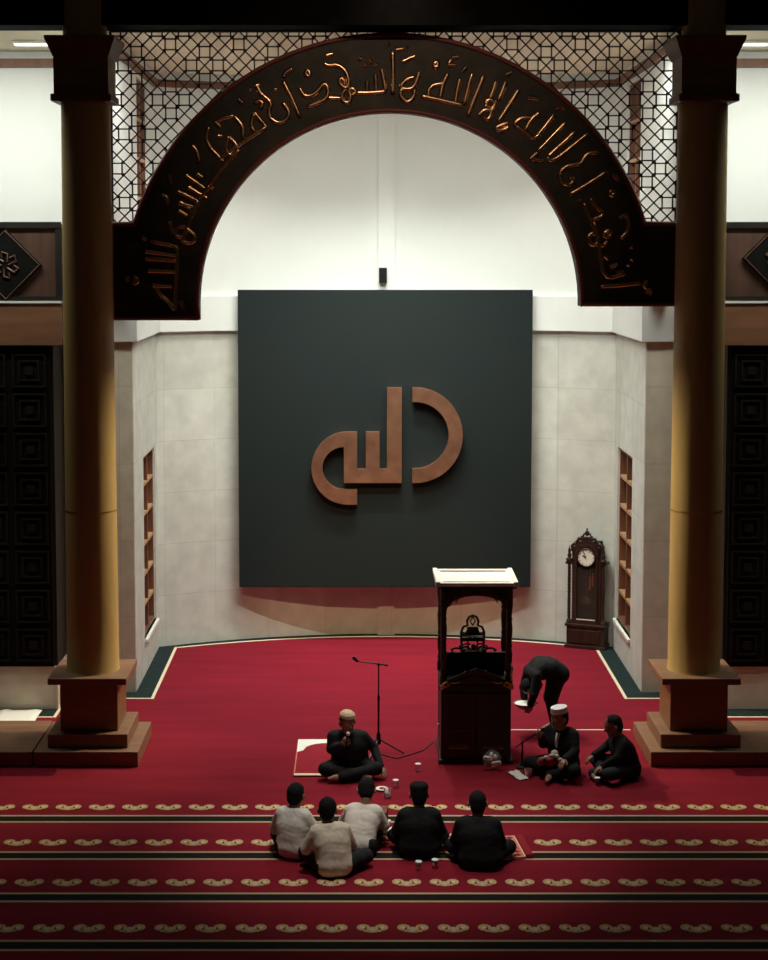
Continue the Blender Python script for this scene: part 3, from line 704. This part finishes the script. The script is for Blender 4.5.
# prayer rug behind the speaking man
rg = thing('prayer_rug', 'red prayer rug with white corners lying behind the speaking man', 'rug', (-.86, 21.6, .006))
m = MB().box(-.47, -.80, 0, .47, .80, .012); m.build('rug_pile', rugm, rg)
m = MB()
for s in (-1, 1):
    cv = [(s*.46, .78), (0, .78), (0, .60), (s*.10, .60), (s*.20, .57), (s*.28, .51), (s*.34, .43), (s*.37, .28), (s*.46, .20)]
    m.flat(cv if s > 0 else cv[::-1], .0135)
m.build('rug_corner', white_p, rg)
m = MB(); m.flat([(-.46, -.79), (.46, -.79), (.46, -.71), (-.46, -.71)], .0135); m.build('rug_end_stripe', cream, rg)
m = MB(); m.flat([(-.465, -.70), (-.45, -.70), (-.45, .2), (-.465, .2)], .0135); m.build('rug_edge', rugp, rg)
# small folded patterned mat
pm = thing('folded_mat', 'small red and cream patterned mat beside the rightmost man in the front row', 'mat', (1.325, 18.22, .006), math.radians(6))
MB().box(-.075, -.33, 0, .075, .33, .03).build('mat_base', rugp, pm)
MB().box(.08, -.31, 0, .17, .33, .05).build('mat_fold', rugm, pm, bevel=.015)
m = MB()
for k in range(6):
    y = -.27 + k*.108
    m.add([(0, y-.045, .032), (.045, y, .032), (0, y+.045, .032), (-.045, y, .032)], [(0,1,2,3)])
m.build('mat_diamond', rugm, pm)
m = MB(); m.box(-.075, -.33, .03, -.062, .33, .033); m.box(.062, -.33, .03, .075, .33, .033); m.box(-.062, -.33, .03, .062, -.315, .033); m.box(-.062, .315, .03, .062, .33, .033); m.build('mat_border', cream, pm)
# dark box standing between the pale shirt and the black cap
bx = thing('book_box', 'dark brown upright box in front of the pale-shirted men', 'box', (-.22, 18.64, .006), math.radians(-8))
MB().box(-.09, -.12, 0, .09, .12, .30).build('box_body', wood_dark, bx, bevel=.006)
MB().box(-.094, -.124, .30, .094, .124, .325).build('box_lid', wood_red, bx, bevel=.005)
MB().box(.03, -.127, .08, .075, -.121, .17).build('box_label', paper, bx)
# snack plate and packets
sp = thing('snack_plate', 'plate of wrapped snacks left of the man in the black cap', 'plate', (.0, 18.76, .006))
MB().lathe([(.06, 0), (.08, .006), (.13, .022), (.125, .026), (.07, .012), (0, .011)], 24, caps=False).build('plate_dish', white_p, sp, smooth=True)
random.seed(5)
for k in range(7):
    a = k*2.4; r = .07*math.sqrt((k+.5)/7)
    m = MB(); m.ball((0, 0, 0), .038, .022, .018, 10, 6)
    m.build('wrapped_snack', [paper, redc, cl_cream][k % 3], sp, smooth=True, loc=(r*math.cos(a), r*math.sin(a), .035+.012*(k % 3)), rot=(.3*k, .2*k, a))
sp = thing('snack_tray', 'red tray of orange snacks between the two men in black', 'tray', (.62, 18.44, .006))
MB().box(-.10, -.13, 0, .10, .13, .03).build('tray_dish', redc, sp, bevel=.01)
for k in range(6):
    m = MB(); m.ball((0, 0, 0), .034, .03, .026, 10, 6)
    m.build('fried_snack', orange if k % 2 else cl_cream, sp, smooth=True, loc=(-.05+.05*(k % 3), -.06+.11*(k//3), .05), rot=(k, k*.5, k))
# clear bag at the foot of the pulpit
bg_ = thing('plastic_bag', 'clear plastic bag of white packets against the foot of the pulpit', 'bag', (1.31, 21.14, .006))
mb = MB(); vs = []
seg, rings = 20, 12
for i in range(rings+1):
    t_ = i/rings; r = .125*math.sin(PI*min(1, .12+t_*.86))**.6; z = .25*t_
    for k in range(seg):
        a = 2*PI*k/seg; q = r*(1+.07*math.sin(5*a+3*t_)+.05*math.sin(9*a-7*t_))
        vs.append((q*math.cos(a), q*math.sin(a), z))
mb.add(vs, [(i*seg+k, i*seg+(k+1) % seg, (i+1)*seg+(k+1) % seg, (i+1)*seg+k) for i in range(rings) for k in range(seg)] + [tuple(range(seg-1, -1, -1)), tuple(rings*seg+k for k in range(seg))])
mb.build('bag_film', mat('bag_film', (.9, .9, .9), .2, alpha=.10), bg_, smooth=True)
for (x, y, z, rz, sx, mt) in ((-.055, -.05, .15, .4, .07, paper), (.05, -.07, .09, -.5, .07, paper), (.0, .0, .18, 1.2, .055, lidm), (-.04, -.04, .05, .2, .045, redc), (.05, .02, .15, .9, .03, lidm)):
    MB().box(-sx, -.02, -.028, sx, .02, .028).build('packet', mt, bg_, bevel=.012, loc=(x, y, z), rot=(.4, rz*.6, rz))
# red and white bundle in front of the man with the white cap
rb = thing('cloth_bundle', 'red bundle with white packets on the lap of the person in the white cap', 'bundle', (2.03, 20.76, .16), .2)
mb = MB()
for (x, y, z, r) in ((-.09, 0, .07, .08), (.03, .02, .09, .09), (.11, -.03, .07, .07), (0, -.05, .05, .06)): mb.ball((x, y, z), r, r*.8, r*.75, 14, 10)
mb.build('bundle_cloth', mat('bundle_maroon', (.34, .03, .045), .8, var=.5, scale=14), rb, smooth=True)
for (x, y, z, s) in ((-.12, -.05, .12, .026), (-.06, -.055, .135, .03), (.02, -.06, .155, .032), (.08, -.06, .145, .03), (.12, -.08, .10, .026)):
    MB().ball((x, y, z), s*1.3, s*.7, s*.9, 10, 6).build('white_packet', paper, rb, smooth=True)
MB().ball((.07, -.0, .17), .05, .045, .04, 12, 8).build('pale_packet', cl_cream, rb, smooth=True)
MB().ball((-.02, -.08, .11), .05, .02, .025, 10, 6).build('red_packet', redc, rb, smooth=True)


# ================================================================ PEOPLE
import openvdb
V = lambda *a: np.array(a, float)
def mesh_sdf(prims, vox, name, mts, parent, k=.03, noise=0, matfn=None, cut=None):
    """prims: (kind, data...) -> one continuous smooth surface"""
    lo = np.min([np.minimum(p[1], p[2]) - max(p[3], p[4]) for p in prims], axis=0) - .06
    hi = np.max([np.maximum(p[1], p[2]) + max(p[3], p[4]) for p in prims], axis=0) + .06
    n = np.ceil((hi-lo)/vox).astype(int) + 1
    D = np.full(n, .2, np.float32)
    ax = [lo[i] + vox*np.arange(n[i]) for i in range(3)]
    for p in prims:
        a, b, ra, rb = p[1], p[2], p[3], p[4]; kk = p[5] if len(p) > 5 and p[5] is not None else k
        m = max(ra, rb) + .07
        i0 = np.maximum(((np.minimum(a, b)-m-lo)/vox).astype(int), 0); i1 = np.minimum(((np.maximum(a, b)+m-lo)/vox).astype(int)+2, n)
        X, Y, Z = np.meshgrid(*[ax[i][i0[i]:i1[i]] for i in range(3)], indexing='ij')
        if p[0] == 'c':
            d = b-a; L = max(1e-9, float(d@d))
            t = np.clip(((X-a[0])*d[0]+(Y-a[1])*d[1]+(Z-a[2])*d[2])/L, 0, 1)
            dist = np.sqrt((X-a[0]-t*d[0])**2+(Y-a[1]-t*d[1])**2+(Z-a[2]-t*d[2])**2) - (ra+(rb-ra)*t)
        else:                                       # ellipsoid: ('e', c, c, r, r, k, radii, axes)
            R = p[7]; rr = p[6]
            q = [((X-a[0])*R[i][0]+(Y-a[1])*R[i][1]+(Z-a[2])*R[i][2])/rr[i] for i in range(3)]
            l = np.sqrt(q[0]**2+q[1]**2+q[2]**2); dist = (l-1)*min(rr)
        s = (slice(i0[0], i1[0]), slice(i0[1], i1[1]), slice(i0[2], i1[2]))
        h = np.maximum(kk-np.abs(D[s]-dist), 0)/kk
        D[s] = np.minimum(D[s], dist) - h*h*kk*.25
    if noise:
        X, Y, Z = np.meshgrid(*ax, indexing='ij', sparse=True)
        D += noise*(np.sin(X*34+9*np.sin(Z*11+Y*7))*np.sin(Z*23+5*np.sin(X*13))+.6*np.sin(Y*41+X*17+Z*29))
    if cut is not None:
        X, Y, Z = np.meshgrid(*ax, indexing='ij', sparse=True); D = np.maximum(D, cut(X, Y, Z))
    g = openvdb.FloatGrid(.2); g.copyFromArray(D)
    pts, quads = g.convertToQuads(isovalue=0.0)
    pts = np.asarray(pts)*vox + lo
    me = bpy.data.meshes.new(name); me.from_pydata(pts.tolist(), [], np.asarray(quads).tolist())
    for m in mts: me.materials.append(m)
    bm = bmesh.new(); bm.from_mesh(me); bmesh.ops.recalc_face_normals(bm, faces=bm.faces); bm.to_mesh(me); bm.free()
    me.polygons.foreach_set('use_smooth', [True]*len(me.polygons)); me.update()
    o = bpy.data.objects.new(name, me); COL.objects.link(o); o.parent = parent
    return o
def rotz(v, a): c, s = math.cos(a), math.sin(a); return V(v[0]*c-v[1]*s, v[0]*s+v[1]*c, v[2])
def frame(yaw, pitch, roll=0):
    """right, forward, up axes of a head facing +Y turned by yaw (left positive) and nodded by pitch (down positive)"""
    f = V(-math.sin(yaw)*math.cos(pitch), math.cos(yaw)*math.cos(pitch), -math.sin(pitch))
    r = V(math.cos(yaw), math.sin(yaw), 0); u = np.cross(r, f)
    if roll: r, u = r*math.cos(roll)+u*math.sin(roll), u*math.cos(roll)-r*math.sin(roll)
    return r, f, u
def hand(wrist, fwd, palm, side, curl=.5, size=1.0):
    """palm block, four unequal bent fingers and a thumb leaving the side of the palm"""
    f = fwd/np.linalg.norm(fwd); n = palm - f*(palm@f); n /= np.linalg.norm(n); s = np.cross(f, n)*side
    pr = []; z = size
    for t in (-.028, -.009, .009, .028):
        pr.append(('c', wrist + s*t*.55*z, wrist + f*.085*z + s*t*z, .017*z, .015*z, .015))
    for t, L in zip((-.031, -.011, .010, .030), (.062, .074, .080, .072)):
        a = wrist + f*.085*z + s*t*z; q = 0
        for seg in (.45, .32, .23):
            q += curl*.9; d = f*math.cos(q) + n*math.sin(q) + s*t*1.5
            b = a + d*L*seg*z; pr.append(('c', a, b, .0095*z, .0085*z, .006)); a = b
    a = wrist + f*.022*z + s*.026*z
    d1 = (f*.62 + s*.7 + n*.35); d1 /= np.linalg.norm(d1); b = a + d1*.042*z
    d2 = (f*.9 + s*.15 + n*.5*(curl+.2)); d2 /= np.linalg.norm(d2); c = b + d2*.034*z
    pr += [('c', a, b, .014*z, .0115*z, .01), ('c', b, c, .0105*z, .009*z, .006)]
    return pr

def person(label, loc, yaw, P, W, Ch, S, Hc, head, EL, WR, KN, AN, TO, hands, top, bottom, hat=None, sleeve=1.0, bulk=1.0, group=None, collar=False, inner=None, vox=.0105, roll=0, hair=True, lr=None, hips=None):
    t = thing('person', label, 'person', loc, yaw, group)
    P, W, Ch, S, Hc = [V(*q) for q in (P, W, Ch, S, Hc)]
    lr = V(*(lr or (1, 0, 0))); lr = lr/np.linalg.norm(lr)
    sl = lr*1.0
    r0, f0, u0 = frame(*head, roll); HS = 1.15; r, f, u = r0*HS, f0*HS, u0*HS
    sh = [S - sl*.175*bulk, S + sl*.175*bulk]; hp = [P - lr*.09, P + lr*.09]
    EL = [V(*q) for q in EL]; WR = [V(*q) for q in WR]; KN = [V(*q) for q in KN]; AN = [V(*q) for q in AN]; TO = [V(*q) for q in TO]
    def torso(g):
        b = bulk; pr = []
        for A, wa, ra in ((P, .085*b, .115*b), (W, .07*b, .108*b), (Ch, .085*b, .115*b), (S, .125*b, .062)):
            pr.append(('c', A-lr*wa, A+lr*wa, ra+g, ra+g, .05))
        for A, wa, ra, B, wb, rb in ((P, .085*b, .115*b, W, .07*b, .108*b), (W, .07*b, .108*b, Ch, .085*b, .115*b), (Ch, .085*b, .115*b, S, .11*b, .065)):
            for q in (-1, 0, 1): pr.append(('c', A+lr*wa*q, B+lr*wb*q, ra+g, rb+g, .05))
        return pr
    def arms(g, frac=1.0):
        pr = []
        for i in (0, 1):
            pr.append(('c', sh[i], EL[i], .057+g, .043+g, .03))
            if frac > .5:
                e = EL[i] + (WR[i]-EL[i])*((frac-.5)*2*.93)
                pr.append(('c', EL[i], e, .042+g, .032+g*1.1, .02))
            else:
                pr[-1] = ('c', sh[i], sh[i]+(EL[i]-sh[i])*frac*2, .057+g, .05+g*1.4, .03)
        return pr
    def legs(g):
        pr = []
        for i in (0, 1):
            pr += [('c', hp[i], KN[i], .088+g, .060+g, .04), ('c', KN[i], AN[i], .058+g, .040+g*1.2, .03)]
        return pr
    neck = Hc - u*.095 - f*.025
    hd = [('e', Hc+u*.025, Hc+u*.025, .15, .15, .03, (.088, .110, .120), (r0, f0, u0)),
          ('e', Hc-u*.045+f*.018, Hc-u*.045+f*.018, .12, .12, .04, (.067, .083, .086), (r0, f0, u0)),
          ('c', S + V(0, 0, .01), neck, .062, .054, .04),
          ('c', Hc+f*.090+u*.015, Hc+f*.112-u*.022, .010, .016, .012),            # nose
          ('c', Hc+f*.085-u*.022-r*.012, Hc+f*.085-u*.022+r*.012, .016, .016, .012),
          ('c', Hc+f*.082+u*.034-r*.034, Hc+f*.082+u*.034+r*.034, .014, .014, .012),    # brow
          ('c', Hc+f*.076-u*.092-r*.012, Hc+f*.076-u*.092+r*.012, .020, .020, .02)]     # chin
    for q in (-1, 1):
        e = Hc + r*q*.090 - f*.005
        hd.append(('e', e, e, .05, .05, .008, (.014, .025, .038), (r0, f0, u0)))
    bodyp = torso(0) + hd + arms(0) + legs(0)
    for i in (0, 1):
        bodyp.append(('c', EL[i], WR[i], .040, .026, .02))
        fw, pn, cu = hands[i]
        bodyp += hand(WR[i], V(*fw), V(*pn), 1 if i == 0 else -1, cu)
        d = TO[i]-AN[i]
        bodyp += [('c', AN[i], AN[i]+d*.55, .036, .038, .02), ('c', AN[i]-d*.18, AN[i]+d*.3, .034, .036, .02), ('c', AN[i]+d*.5, TO[i], .040, .024, .02)]
    mesh_sdf(bodyp, .0085, 'body', [skin], t, k=.025)
    shirt = torso(.018) + arms(.017, sleeve)
    nk = S + (neck-S)*.30
    shirt.append(('c', S, nk, .085, .068, .03))
    mesh_sdf(shirt, vox, 'shirt', [top], t, k=.03, noise=.0016)
    tr = legs(.022) + [('c', P-lr*.085, P+lr*.085, .132*bulk, .132*bulk, .05)]
    mesh_sdf(tr, vox, 'trousers', [bottom], t, k=.04, noise=.0016, cut=None)
    if hair:
        hr = [('e', Hc+u*.035-f*.012, Hc+u*.035-f*.012, .15, .15, .02, (.100, .115, .114), (r0, f0, u0)), ('e', Hc-u*.02-f*.04, Hc-u*.02-f*.04, .12, .12, .02, (.085, .076, .086), (r0, f0, u0))]
        c0 = Hc
        def hcut(X, Y, Z):                           # hairline: keep what lies above / behind
            a = ((X-c0[0])*f0[0]+(Y-c0[1])*f0[1]+(Z-c0[2])*f0[2])/HS; b = ((X-c0[0])*u0[0]+(Y-c0[1])*u0[1]+(Z-c0[2])*u0[2])/HS
            return np.minimum(np.maximum(a-.004, -(b+.085)), np.maximum(.072-b, a-.2)) - 0
        mesh_sdf(hr, .007, 'hair', [hairm], t, k=.02, cut=hcut, noise=.0008)
    ey = MB()
    for q in (-1, 1):
        c = Hc + r*q*.032 + f*.088 + u*.012
        ey.ball(c, .013, .013, .010, 10, 6, 0); ey.ball(c + f*.008, .007, .007, .007, 8, 6, 1)
    ey.build('eyes', [eyew, hairm], t, smooth=True)
    mo = MB(); c = Hc + f*.094 - u*.052; mo.tube([c - r*.024 - f*.006, c + f*.004, c + r*.024 - f*.006], .0065, 6); mo.build('mouth', lips, t, smooth=True)
    if hat:
        kind, hm = hat
        base = Hc + u*.072 - f*.004
        prof = {'peci': ((-.01, .094, .108), (.03, .092, .106), (.050, .078, .090), (.062, .045, .052)), 'kufi': ((0, .090, .105), (.068, .086, .100)), 'skull': ((0, .091, .106), (.035, .084, .097), (.062, .055, .066), (.072, .012, .014))}[kind]
        mb = MB(); seg = 28; vs = []
        for z, a, b in prof:
            for k in range(seg):
                an = 2*PI*k/seg; vs.append(base + u*z + r*a*math.cos(an) + f*b*math.sin(an))
        n = len(prof)
        mb.add(vs, [(i*seg+k, i*seg+(k+1) % seg, (i+1)*seg+(k+1) % seg, (i+1)*seg+k) for i in range(n-1) for k in range(seg)] + [tuple(range(seg-1, -1, -1)), tuple((n-1)*seg+k for k in range(seg))])
        mb.build('cap', hm, t, bevel=.006)
    if collar:
        cm = MB(); ring = []
        for k in range(14):
            a = 2*PI*k/14; ring.append(nk - V(0, 0, .012) + lr*.066*math.cos(a) + np.cross(V(0, 0, 1), lr)*.07*math.sin(a) + V(0, 0, .012*math.sin(a+PI)))
        cm.tube(ring, .017, 6, closed=True); cm.build('collar', top, t, smooth=True)
    if inner:
        # pale shirt front showing between the jacket edges
        fr_ = np.cross(V(0, 0, 1), lr)
        m = MB(); A = S + fr_*.098 + V(0, 0, .02); B = Ch + fr_*.156 - V(0, 0, .02); C_ = W + fr_*.15 + V(0, 0, .05)
        vs = []
        for q, wd in ((A, .03), (A*.5+B*.5+fr_*.015, .028), (B, .022), (C_, .014)):
            vs += [q - lr*wd, q + fr_*.008, q + lr*wd]
        m.add(vs, [(i*3+j, i*3+j+1, i*3+j+4, i*3+j+3) for i in range(3) for j in range(2)])
        o = m.build('shirt_front', inner, t, smooth=True); s_ = o.modifiers.new('solid', 'SOLIDIFY'); s_.thickness = .012
    return t

def seated(label, loc, yaw, lean=0, th=.345, side=0, head=(0, .15), top=cl_black, bottom=cl_black2, EL=None, WR=None, hands=None, KN=None, AN=None, TO=None, **kw):
    z0 = .128
    d = dict(P=(0, 0, z0), W=(side*.3, lean*.35+.0, z0+th*.38), Ch=(side*.7, lean*.75, z0+th*.70), S=(side, lean, z0+th), Hc=(side*1.25, lean*1.25+.06, z0+th+.205))
    KN = KN or [(-.32, .30, .13), (.32, .30, .13)]; AN = AN or [(.10, .40, .065), (-.10, .33, .065)]
    TO = TO or [(.27, .42, .045), (-.27, .36, .045)]
    s = d['S']
    EL = EL or [(s[0]-.255, s[1]+.07, s[2]-.21), (s[0]+.255, s[1]+.07, s[2]-.21)]
    WR = WR or [(-.22, .30, .26), (.22, .30, .26)]
    hands = hands or [((.1, .8, -.45), (0, -.4, -1), .35), ((-.1, .8, -.45), (0, -.4, -1), .35)]
    d.update({k: kw.pop(k) for k in list(kw) if k in d})
    return person(label, loc, yaw, head=head, EL=EL, WR=WR, KN=KN, AN=AN, TO=TO, hands=hands, top=top, bottom=bottom, **d, **kw)
R_ = math.radians
# front row, seen from behind
seated('person in a white shirt seated at the left end of the front row', (-1.22, 17.95, .006), R_(-22), lean=.06, side=-.01, head=(R_(-4), .1), top=cl_grey, bottom=cl_black, bulk=.86, sleeve=.5, collar=True)
seated('person in a pale shirt seated nearest the viewer, second from left', (-.73, 17.42, .006), R_(14), lean=.10, side=-.03, head=(R_(-20), .15), top=cl_cream, bottom=cl_black2, bulk=.92, sleeve=.48, collar=True,
       KN=[(-.22, .36, .13), (.40, .18, .12)], AN=[(.10, .44, .065), (.30, .42, .065)], TO=[(.27, .42, .045), (.13, .47, .045)])
seated('person in a white shirt hunched forward, third from left', (-.47, 18.05, .006), R_(-12), lean=.22, side=.02, th=.30, head=(R_(8), .55), top=cl_white, bottom=cl_black2, bulk=.88, collar=True,
       EL=[(-.24, .30, .26), (.25, .28, .26)], KN=[(-.26, .34, .13), (.13, .40, .13)])
seated('person in black wearing a tall black cap, seen from behind', (.225, 17.98, .006), R_(0), lean=.04, head=(R_(0), .1), top=cl_black, bottom=cl_black, hat=('peci', hairm), bulk=1.0, KN=[(-.27, .32, .13), (.27, .32, .13)])
seated('bareheaded person in black at the right end of the front row', (.90, 17.66, .006), R_(-4), lean=.06, side=-.03, head=(R_(6), .2), top=cl_black, bottom=cl_black, bulk=1.08)
# the speaker facing the circle
seated('person in dark clothes and a pale cap speaking into a handheld microphone', (-.58, 20.95, .018), R_(180), lean=.05, side=.03, th=.37, bulk=1.15, head=(R_(22), .12), top=cl_black2, bottom=cl_black, hat=('skull', cl_brown),
       EL=[(-.31, .02, .34), (.25, .10, .34)], WR=[(-.40, .20, .13), (.10, .27, .45)],
       hands=[((-.35, .75, -.55), (0, -.4, -1), .25), ((-.55, .25, .85), (-.5, -.8, .2), 1.15)],
       KN=[(-.34, .26, .13), (.33, .28, .13)])
# man in the white cap turned to the left
seated('person in a black jacket and white cap seated right of the pulpit', (2.25, 21.0, .006), R_(140), th=.41, lean=.04, side=0, head=(R_(-22), .12), top=cl_black2, bottom=cl_black, hat=('kufi', cl_cap), inner=cl_cap,
       EL=[(-.25, .12, .36), (.25, .12, .36)], WR=[(-.24, .34, .30), (.12, .36, .55)],
       hands=[((.0, .8, -.4), (0, -.4, -1), .35), ((.1, .7, .5), (-.9, 0, .2), .4)],
       KN=[(-.36, .30, .16), (.33, .33, .13)], AN=[(-.06, .42, .065), (-.04, .30, .065)], TO=[(-.13, .60, .05), (-.22, .34, .045)])
# man at the right, in profile
seated('person in black seated in profile by the right pedestal', (3.08, 20.82, .006), R_(97), lean=.12, side=0, head=(R_(0), .3), top=cl_black, bottom=cl_black2,
       EL=[(-.25, .22, .33), (.25, .22, .33)], WR=[(-.20, .40, .21), (.17, .42, .24)],
       KN=[(-.34, .33, .15), (.30, .36, .15)], AN=[(-.02, .48, .065), (-.06, .36, .065)], TO=[(-.22, .50, .045), (-.26, .38, .045)])
# man bending over with the bowl
person('person in black bending low beside the pulpit, holding a bowl', (2.31, 22.72, .006), R_(104),
       P=(0, -.06, .88), W=(0, .05, .955), Ch=(0, .18, .96), S=(0, .31, .90), Hc=(0, .33, .70), head=(0, 1.5), lr=(1, 0, 0),
       EL=[(-.21, .37, .64), (.21, .37, .64)], WR=[(-.15, .40, .48), (.16, .38, .48)],
       KN=[(-.10, .06, .50), (.10, .02, .50)], AN=[(-.11, 0, .085), (.11, -.08, .085)], TO=[(-.13, .19, .035), (.13, .11, .035)],
       hands=[((.1, .3, -.9), (.9, 0, 0), .5), ((-.1, .3, -.9), (-.9, 0, 0), .5)], top=cl_black, bottom=cl_black2)
bo = thing('bowl', 'grey bowl of white food held by the bending person', 'bowl', (1.90, 22.60, .40))
MB().lathe([(.08, 0), (.10, .01), (.17, .08), (.175, .085), (.165, .085), (.10, .02), (0, .018)], 24, caps=False).build('bowl_shell', bowlm, bo, smooth=True)
MB().lathe([(.12, .05), (.152, .075), (.09, .09), (.03, .097)], 20).build('white_food', paper, bo, smooth=True)
# handheld microphone
hm = thing('handheld_microphone', 'handheld microphone held to the mouth of the speaking person', 'microphone', (-.645, 20.63, .45))
MB().tube([(0, .0, 0), (.035, .02, .15)], .013, 10, taper=[.8, 1.1]).build('handle', black_pl, hm, smooth=True)
MB().ball((.04, .024, .172), .027, seg=12, rings=8).build('grille', lidm, hm, smooth=True)
